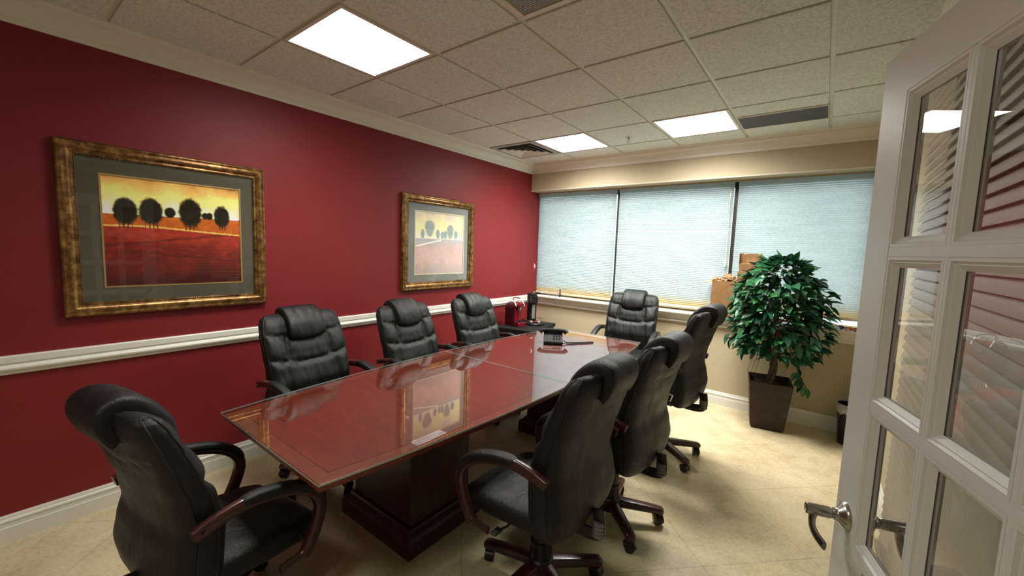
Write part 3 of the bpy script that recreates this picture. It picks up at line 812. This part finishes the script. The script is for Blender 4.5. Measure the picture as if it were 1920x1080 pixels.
m = MB(); m.tube([(.03 + .122 * math.cos(a), .122 * math.sin(a), .062) for a in [2 * PI * k / 28 for k in range(28)]], .0028, 6, closed=True)
for k in range(9):
    a = R(-120 + 30 * k); m.tube([(.03 + .122 * math.cos(a), .122 * math.sin(a), .02), (.03 + .122 * math.cos(a), .122 * math.sin(a), .062)], .0022, 6)
m.build('tray_rail', 'chrome', bc)
podspots = [(.385, 3.01, 'pod_silver', 'silver coffee pod lying nearest the red coffee maker'), (.415, 3.055, 'pod_wine', 'wine red coffee pod in the middle of the round tray'), (.46, 3.065, 'pod_silver', 'silver coffee pod at the outer edge of the round tray'), (.415, 3.10, 'pod_wine', 'wine red coffee pod close to the black tower'), (.445, 3.015, 'pod_wine', 'wine red coffee pod at the front of the round tray')]
for x, y, mt, lab in podspots:
    m = MB(); m.lathe([(.001, 0), (.014, 0), (.019, .024), (.022, .026), (.022, .028), (.001, .029)], 14)
    tag(m.build('coffee_pod', mt, loc=(x, y, CZ + .0205), ang=30), lab, 'coffee pod', 'coffee pods in the tray')

# ------------------------------------------------------------------ things on the window sill
e = empty('acrylic_holder', (.335, 3.598, ZS), 0, 'small clear acrylic stand on the window sill near the red wall', 'stand')
m = MB(); m.box(-.07, .07, -.02, .02, 0, .004); m.box(-.07, -.066, -.02, .02, .004, .11); m.box(.066, .07, -.02, .02, .004, .11); m.box(-.066, .066, .016, .02, .004, .085); m.build('clear_body', 'pane_glass', e, smooth=False)
m = MB(); m.box(-.071, -.0655, -.021, -.0195, 0, .112); m.box(-.071, .071, -.021, -.0195, 0, .003); m.box(.0655, .071, -.021, -.0195, 0, .10); m.build('edge', 'clear_liner', e, smooth=False)
m = MB(); m.lathe([(.008, 0), (.009, .004), (.009, .07), (.0075, .074), (.0075, .105), (.004, .108)], 14)
tag(m.build('marker_pen', 'black_plastic', loc=(.425, 3.60, ZS)), 'black marker pen standing upright on the window sill', 'pen')

def paper_bag(x0, x1, y0, y1, h, seed, label):
    r = random.Random(seed)
    e = empty('paper_bag', ((x0 + x1) / 2, (y0 + y1) / 2, ZS), 0, label, 'paper bag', 'brown paper bags on the sill')
    hw, hd = (x1 - x0) / 2, (y1 - y0) / 2
    m = MB(); n = 10; rings = []
    def ring(z, k, inner=0):
        out = []
        for i_ in range(4):
            c = [(-1, -1), (1, -1), (1, 1), (-1, 1)]; a, b_ = c[i_], c[(i_ + 1) % 4]
            for j in range(n):
                t = j / n; px, py = a[0] + (b_[0] - a[0]) * t, a[1] + (b_[1] - a[1]) * t
                wv = .004 * noise.noise(Vector((px * 3, py * 3, z * 8 + seed)))
                gus = -.018 * (1 - abs(2 * t - 1)) * (z / h) if i_ % 2 else 0
                out.append(Vector((px * (hw - inner) + wv + (gus * px if i_ % 2 else 0), py * (hd - inner) + wv, z + (.006 * noise.noise(Vector((px * 4, py * 4, seed))) if z > h * .95 else 0))))
        return out
    zs = [0, .02, h * .25, h * .5, h * .75, h * .9, h]
    for z in zs: rings.append(ring(z, 0))
    for z in reversed(zs[1:]): rings.append(ring(z, 0, .003))
    m.loft(rings); m.build('bag_body', 'kraft_paper', e, ang=50)
    return e, hw, hd
def crumple(e, cx, cy, z, r, mat, seed, name='crumpled_paper', sz=1.0):
    bm = bmesh.new(); bmesh.ops.create_icosphere(bm, subdivisions=4, radius=1)
    for v in bm.verts:
        p = v.co.copy()
        n_ = noise.multi_fractal(p * 1.6 + Vector((seed, 0, 0)), .8, 2.2, 4) ; c_ = noise.cell(p * 2.6 + Vector((seed * 2, 3, 1)))
        v.co = p * (.72 + .22 * n_ + .22 * (c_ - .5))
        v.co.x *= r[0]; v.co.y *= r[1]; v.co.z *= r[2]
    me = bpy.data.meshes.new(name); bm.to_mesh(me); bm.free(); me.materials.append(MATS[mat])
    o = bpy.data.objects.new(name, me); COL.objects.link(o); o.parent = e; o.location = (cx, cy, z); return o
e, hw, hd = paper_bag(2.275, 2.488, 3.535, 3.628, .366, 3, 'shorter brown paper bag on the sill, with crumpled paper on top')
crumple(e, .035, 0, .385, (.068, .048, .062), 'kraft_pale', 4); crumple(e, -.065, .0, .375, (.062, .045, .030), 'kraft_pale', 9)
m = MB(); m.add([(-hw, -hd, .355), (-hw - .075, -hd + .006, .338), (-hw - .05, hd - .01, .36), (-hw, hd, .362), (-hw, -hd, .352), (-hw - .075, -hd + .006, .335), (-hw - .05, hd - .01, .357), (-hw, hd, .359)], [(0, 1, 2, 3), (7, 6, 5, 4), (0, 4, 5, 1), (1, 5, 6, 2), (2, 6, 7, 3)]); m.build('torn_flap', 'kraft_pale', e, smooth=False)
e, hw, hd = paper_bag(2.500, 2.715, 3.535, 3.628, .475, 8, 'taller brown paper bag on the sill, partly hidden by the tree')
# open sack standing in the taller bag
m = MB(); rings = []
for k, (z, s) in enumerate([(.40, .080), (.48, .082), (.56, .086), (.63, .090), (.655, .092)]):
    ring = []
    for j in range(28):
        a = 2 * PI * j / 28; rr = s * (1 + .06 * noise.noise(Vector((math.cos(a) * 2, math.sin(a) * 2, z * 5))))
        ring.append(Vector((rr * 1.08 * math.copysign(abs(math.cos(a)) ** .7, math.cos(a)) - .01, rr * .45 * math.copysign(abs(math.sin(a)) ** .7, math.sin(a)), z + (.03 * noise.noise(Vector((math.cos(a) * 3, math.sin(a) * 3, 2))) - (.10 if math.sin(a) < -.2 else 0)  if k == 4 else 0))))
    if k >= 2: ring = [Vector((p.x, p.y, min(p.z, .47 + .02 * k) if p.y < -.004 else p.z)) for p in ring]
    rings.append(ring)
rings += [[Vector((p.x * .96, p.y * .92, p.z - .002)) for p in r_] for r_ in reversed(rings[2:])]
m.loft(rings, True, True); m.build('inner_sack', 'kraft_paper', e, ang=50)
crumple(e, .03, -.015, .53, (.055, .035, .055), 'kraft_pale', 14)
m = MB(); m.box(-.07, .07, -.045, .045, 0, .24); m.box(-.073, .073, -.048, .048, .215, .24); 
tag(m.build('box', 'cabinet_black', loc=(3.145, 3.578, ZS), bevel=.003), 'dark box on the sill behind the potted tree', 'box')
pk = [(3.245, 3.575, .055, .028, 20, 'pk_white', 'white packet on the sill right beside the dark box'), (3.285, 3.59, .05, .022, -15, 'pk_brown', 'brown packet on the sill between white packets'), (3.318, 3.568, .05, .03, 35, 'pk_white', 'white packet on the sill beside the blue one'),
      (3.352, 3.59, .055, .040, -10, 'pk_blue', 'blue packet on the window sill beyond the tree'), (3.388, 3.570, .045, .024, 25, 'pk_pink', 'pink packet on the sill beside the blue one'), (3.418, 3.592, .05, .034, -20, 'pk_orange', 'orange packet on the sill near the door edge'), (3.452, 3.572, .045, .022, 12, 'pk_red', 'red packet on the sill, closest to the corner')]
for x, y, L_, h_, rz, mt, lab in pk:
    m = MB(); rings = []
    for q in (-1, -.94, -.6, 0, .6, .94, 1):
        hh_ = h_ * (.08 + .92 * max(0, 1 - abs(q) ** 3)) if abs(q) < .95 else h_ * .06
        ring = [Vector((q * L_ * .5, .017 * math.cos(a), h_ * .5 + hh_ * .5 * math.sin(a))) for a in [2 * PI * k / 10 for k in range(10)]]
        rings.append([Vector((p.x, p.y, max(.0, p.z))) for p in ring])
    m.loft(rings); tag(m.build('snack_packet', mt, loc=(x, y, ZS + .0005), rot=(0, 0, R(rz))), lab, 'packet', 'snack packets on the sill')

# ------------------------------------------------------------------ potted tree
tr = empty('potted_tree', (2.872, 3.355, 0), R(9), 'leafy green ficus tree with twisted trunk in a square brown pot', 'plant')
m = MB(); sq = lambda a, z: [Vector((-a, -a, z)), Vector((a, -a, z)), Vector((a, a, z)), Vector((-a, a, z))]
m.loft([sq(.122, 0), sq(.128, .01), sq(.135, .03), sq(.168, .425), sq(.172, .432), sq(.172, .448), sq(.158, .448), sq(.152, .39)]); m.build('pot', 'pot_brown', tr, bevel=.006)
m = MB(); m.box(-.150, .150, -.150, .150, .36, .385); m.build('soil', 'moss', tr)
m = MB(); tp = []
for st in range(3):
    path = []
    for k in range(46):
        t = k / 45; a = st * 2 * PI / 3 + t * 9; rr = .020 * (1 - .35 * t)
        path.append((rr * math.cos(a) + .02 * t + .012 * math.sin(t * 5), rr * math.sin(a) - .01 * t, .37 + .80 * t))
    m.tube(path, [.020 - .010 * k / 45 for k in range(46)], 8)
br_r = random.Random(21); tips = []
for k in range(26):
    a = 2 * PI * k / 26 * 3.1; z0 = .78 + .40 * br_r.random(); el = br_r.uniform(.1, .9); L_ = br_r.uniform(.16, .33)
    p0 = Vector((.015, 0, z0)); p2 = p0 + Vector((math.cos(a) * math.cos(el) * L_, math.sin(a) * math.cos(el) * L_ * .75, math.sin(el) * L_)); p1 = (p0 + p2) / 2 + Vector((0, 0, .04))
    m.tube(bez([p0, p1, p2], 4), [.006 - .0005 * i_ for i_ in range(9)], 6)
dro = bez([(.02, 0, .80), (.11, -.03, .78), (.17, -.05, .66), (.21, -.07, .54), (.27, -.08, .44)], 5); m.tube(dro, .003, 6)
for sx_ in (-.16, -.13, -.10): m.tube(bez([(sx_ + .05, -.02, .80), (sx_ + .01, -.04, .66), (sx_ - .01, -.05, .58), (sx_ - .03, -.05, .50 + .1 * (sx_ + .16))], 4), .002, 5)
m.build('trunk', 'bark', tr, ang=60)
lv, lf, lc = [], [], []
lr = random.Random(5)
def leaf(p, dirv, L_, W_, roll, shade):
    d = dirv.normalized(); s = d.cross(Vector((0, 0, 1)))
    if s.length < .05: s = Vector((1, 0, 0))
    s.normalize(); n_ = s.cross(d)
    q = Matrix.Rotation(roll, 3, d); s = q @ s; n_ = q @ n_
    o = len(lv); prof = [(0, .0), (.14, .55), (.34, 1.0), (.56, .92), (.78, .55), (.92, .16), (1.0, .0)]
    cv = lr.uniform(.08, .28); col = shade
    for t, w_ in prof:
        c = p + d * L_ * t - n_ * L_ * cv * t * t
        lv.append(c + s * W_ * .5 * w_ + n_ * W_ * .16 * w_); lv.append(c); lv.append(c - s * W_ * .5 * w_ + n_ * W_ * .16 * w_)
        mid_ = tuple(min(1, x * 1.5) for x in col); lc.extend([col, mid_, col])
    for i_ in range(6):
        a = o + i_ * 3; lf.append((a, a + 1, a + 4, a + 3)); lf.append((a + 1, a + 2, a + 5, a + 4))
def green():
    k = lr.random(); b_ = lr.uniform(.65, 1.35)
    return tuple(x * b_ for x in mixc((.010, .060, .028), (.030, .118, .036), k * k))
def profr(z):   # crown half-width by height
    T = [(.66, .20), (.74, .32), (.86, .36), (1.0, .385), (1.14, .385), (1.28, .35), (1.40, .28), (1.50, .19), (1.57, .07)]
    for (z0, r0), (z1, r1) in zip(T, T[1:]):
        if z <= z1: return r0 + (r1 - r0) * max(0, (z - z0) / (z1 - z0))
    return .05
for i_ in range(1150):
    z = .68 + (1.56 - .68) * (lr.random() ** .93); a = lr.uniform(0, 2 * PI); rr = profr(z) * (lr.random() ** .42)
    bumpy = 1 + .26 * noise.noise(Vector((math.cos(a) * 1.8, math.sin(a) * 1.8, z * 4)))
    p = Vector((math.cos(a) * rr * bumpy + .015, math.sin(a) * rr * .72 * bumpy - .03, z))
    d = Vector((math.cos(a) + lr.uniform(-.7, .7), math.sin(a) + lr.uniform(-.7, .7), lr.uniform(-.95, .35) + (.6 if z > 1.45 else 0)))
    L_ = lr.uniform(.08, .135); d = d.normalized()
    wy = (Matrix.Rotation(R(9), 3, 'Z') @ (p + d * L_)).y
    if wy > .14: p.y -= (wy - .14) * 1.1
    leaf(p, d, L_, L_ * lr.uniform(.42, .58), lr.uniform(-.7, .7), green())
for k, t in enumerate((8, 10, 12, 14, 15, 16, 17, 18, 19, 20)):
    p = Vector(dro[t]); leaf(p, Vector((lr.uniform(-.6, 1), lr.uniform(-.9, .3), lr.uniform(-1, -.1))), .105, .058, lr.uniform(-.4, .4), green())
for p, d in (((-.34, -.05, .80), (-.3, -.1, -1)), ((-.36, -.03, .84), (-.5, -.2, -.9)), ((.36, -.04, 1.20), (1, -.2, .25)), ((.34, -.05, 1.24), (1, -.1, .5)), ((.35, -.05, 1.10), (1, -.2, -.1)), ((.10, -.03, 1.53), (.1, -.1, 1)), ((-.02, -.03, 1.54), (-.1, 0, 1)), ((.20, -.05, 1.44), (.7, -.1, .6)), ((-.22, -.05, 1.40), (-.6, -.1, .6))):
    leaf(Vector(p), Vector(d), .12, .06, lr.uniform(-.5, .5), green())
m = MB(); m.add(lv, lf); m.build('foliage', 'leaf', tr, cols=lc, ang=80)

# ------------------------------------------------------------------ waste bin
wb = empty('waste_bin', (3.482, 3.40, 0), 0, 'black waste bin with a clear liner in the corner beside the door edge', 'bin')
m = MB(); m.lathe([(.078, 0), (.082, .006), (.105, .335), (.108, .34), (.108, .346), (.101, .346), (.078, .02), (.001, .02)], 28); m.build('bin_body', 'black_plastic', wb, ang=30)
m = MB(); prof = [(.100, .30), (.104, .348), (.108, .354), (.1115, .350), (.1125, .31), (.113, .275)]
rings = []
for r_, z in prof: rings.append([Vector((( r_ + .0012 * math.sin(k * 2.3)) * math.cos(2 * PI * k / 40), (r_ + .0012 * math.sin(k * 2.3)) * math.sin(2 * PI * k / 40), z + (.012 * math.sin(k * 1.7) if z < .28 else 0))) for k in range(40)])
m.loft(rings, False, False); m.build('liner', 'clear_liner', wb)

# ------------------------------------------------------------------ door
DRX, DRY = .289, -.957
ang = math.atan2(DRY, DRX)
P0 = Vector((3.267, .216, 0)); DW = .813; TH = .035
# local: x along the door from the free edge to the hinge, y = into the room away from camera face, z up
door = empty('door_1', P0, ang); struct(door)
ST, ZB = .106, .012
rails = [(1.931, 2.03), (1.586, 1.606), (1.243, 1.263), (.898, .918), (.553, .573), (ZB, .228)]
mul = [(.298, .310), (.503, .515)]
YA, YB = -TH, 0.0
sgn_face = -1
m = MB(); DP = lambda ins_x, z0, z1, y: [Vector((ins_x, y, z0)), Vector((DW - ins_x, y, z0)), Vector((DW - ins_x, y, z1)), Vector((ins_x, y, z1))]
rr = [DP(0, ZB, 2.03, 0), DP(ST, .228, 1.931, 0), DP(ST, .228, 1.931, TH), DP(0, ZB, 2.03, TH)]; rr.append(rr[0]); m.loft(rr, False, False)
dl = m.build('leaf', 'door_paint', door, bevel=.002)
m = MB()
for z0, z1 in rails[1:-1]: m.box(ST, DW - ST, .0005, TH - .0005, z0, z1)
for x0, x1 in mul: m.box(x0, x1, .0008, TH - .0008, .228, 1.931)
m.build('muntin', 'door_paint', dl, bevel=.0015)
xs = [ST, *[q for p in mul for q in p], DW - ST]; cells_x = [(xs[0], xs[1]), (xs[2], xs[3]), (xs[4], xs[5])]
zr = [r for r in rails]; cells_z = [(zr[i + 1][1], zr[i][0]) for i in range(5)]
m = MB()
bead = [(0, .001), (.006, .001), (.010, .006), (.012, .006), (.018, .011), (.022, .0145), (0, .0145)]
for x0, x1 in cells_x:
    for z0, z1 in cells_z:
        for side in (0, 1):
            rr = []
            for ins, dep in bead:
                y = dep if side == 0 else TH - dep
                rr.append([Vector((x0 + ins, y, z0 + ins)), Vector((x1 - ins, y, z0 + ins)), Vector((x1 - ins, y, z1 - ins)), Vector((x0 + ins, y, z1 - ins))])
            rr.append(rr[0]); m.loft(rr, False, False)
m.build('glazing_bead', 'door_paint', dl, ang=25)
for x0, x1 in cells_x:
    for z0, z1 in cells_z:
        g = MB(); g.box(x0 + .002, x1 - .002, .0155, .0195, z0 + .002, z1 - .002); g.build('pane', 'pane_glass', dl, smooth=False)
# lever handles
def lever(side):
    s = -1 if side == 0 else 1; y0 = 0 if side == 0 else TH
    M = Matrix.Translation((.060, y0, .962)) @ Matrix.Rotation(R(90) * (1 if s < 0 else -1), 4, 'X')
    m = MB(); m.lathe([(.033, 0), (.033, .004), (.028, .010), (.016, .018), (.0135, .022), (.0135, .026), (.011, .028), (.0105, .060)], 28, M=M)
    m.lathe([(.0115, .030), (.0135, .034), (.0135, .078), (.0125, .082), (.009, .083), (.008, .080), (.001, .080)], 24, M=M)
    pts = bez([(.060, y0 + s * .064, .962), (.060, y0 + s * .067, .944), (.069, y0 + s * .068, .924), (.092, y0 + s * .064, .913), (.122, y0 + s * .058, .911)], 6)
    n = len(pts)
    m.tube(pts, [.0165 - .0055 * i_ / (n - 1) for i_ in range(n)], 12, 1.0, .42, up=(0, 1, 0), sq=.8)
    return m.build('lever_handle', 'satin_nickel', door, ang=40)
lever(0); lever(1)
for z in (.25, 1.02, 1.78):
    m = MB(); m.lathe([(.007, -.05), (.007, .05)], 12, (DW + .004, TH + .003, z)); m.box(DW - .03, DW + .004, TH - .001, TH + .003, z - .045, z + .045); m.build('hinge', 'satin_nickel', door)

# ------------------------------------------------------------------ slatted blind on the right wall
bl = empty('slatted_blind', (3.545, .62, .10), 0, 'wide beige slatted blind on the wall behind the open glass door', 'blind')
BL0, BL1 = -1.10, 1.10
m = MB(); m.box(-.03, .035, BL0, BL1, 2.30, 2.36); m.build('headrail', 'rail_cream', bl, bevel=.003)
m = MB(); m.box(-.024, .024, BL0, BL1, .0, .022); m.build('bottom_rail', 'blind_slat', bl, bevel=.003)
m = MB()
for k in range(51):
    z = .05 + k * .0445; tl = R(67)
    r0 = []
    for q in (-1, -.6, -.2, .2, .6, 1):
        cx, cz = q * .0265, .0045 * (1 - q * q)
        r0.append((cx * math.cos(tl) - cz * math.sin(tl), z + cx * math.sin(tl) + cz * math.cos(tl)))
    r0 += [(x + .0022, zz - .001) for x, zz in reversed(r0)]
    m.loft([[Vector((x, BL0, zz)) for x, zz in r0], [Vector((x, BL1, zz)) for x, zz in r0]])
m.build('slat', 'blind_slat', bl, ang=40)

# ------------------------------------------------------------------ camera
cam = bpy.data.cameras.new('camera'); co = bpy.data.objects.new('camera', cam); COL.objects.link(co)
yaw, pitch, roll, f = -.6524, -.0955, .0342, 764.2
# image axes
cy, sy = math.cos(yaw), math.sin(yaw); cp, sp = math.cos(pitch), math.sin(pitch)
F = Vector((sy * cp, cy * cp, sp)); Rv = Vector((cy, -sy, 0)); U = Rv.cross(F)
c, s = math.cos(roll), math.sin(roll)
R2 = c * Rv + s * U; U2 = -s * Rv + c * U
M = Matrix((R2, U2, -F)).transposed().to_4x4(); M.translation = Vector((3.1931, -1.0795, 1.5752))
co.matrix_world = M
cam.sensor_width = 36; cam.lens = 36 * f / 1920; cam.clip_start = .02
scn.camera = co

# ------------------------------------------------------------------ light
wd = bpy.data.worlds.new('sky'); scn.world = wd; wd.use_nodes = True
nt = wd.node_tree; nt.nodes.clear(); o = nt.nodes.new('ShaderNodeOutputWorld'); bg = nt.nodes.new('ShaderNodeBackground')
bg.inputs[0].default_value = (.80, .95, 1.0, 1); bg.inputs[1].default_value = 1.03
nt.links.new(bg.outputs[0], o.inputs[0]); wd.cycles.sampling_method = 'NONE'
scn.view_settings.view_transform = 'Standard'; scn.view_settings.look = 'None'
scn.view_settings.exposure = .4; scn.view_settings.gamma = 1; scn.view_settings.use_curve_mapping = False
scn.cycles.use_denoising = True
scn.cycles.max_bounces = 10; scn.cycles.diffuse_bounces = 5; scn.cycles.glossy_bounces = 5; scn.cycles.transparent_max_bounces = 24
scn.cycles.sample_clamp_indirect = 8
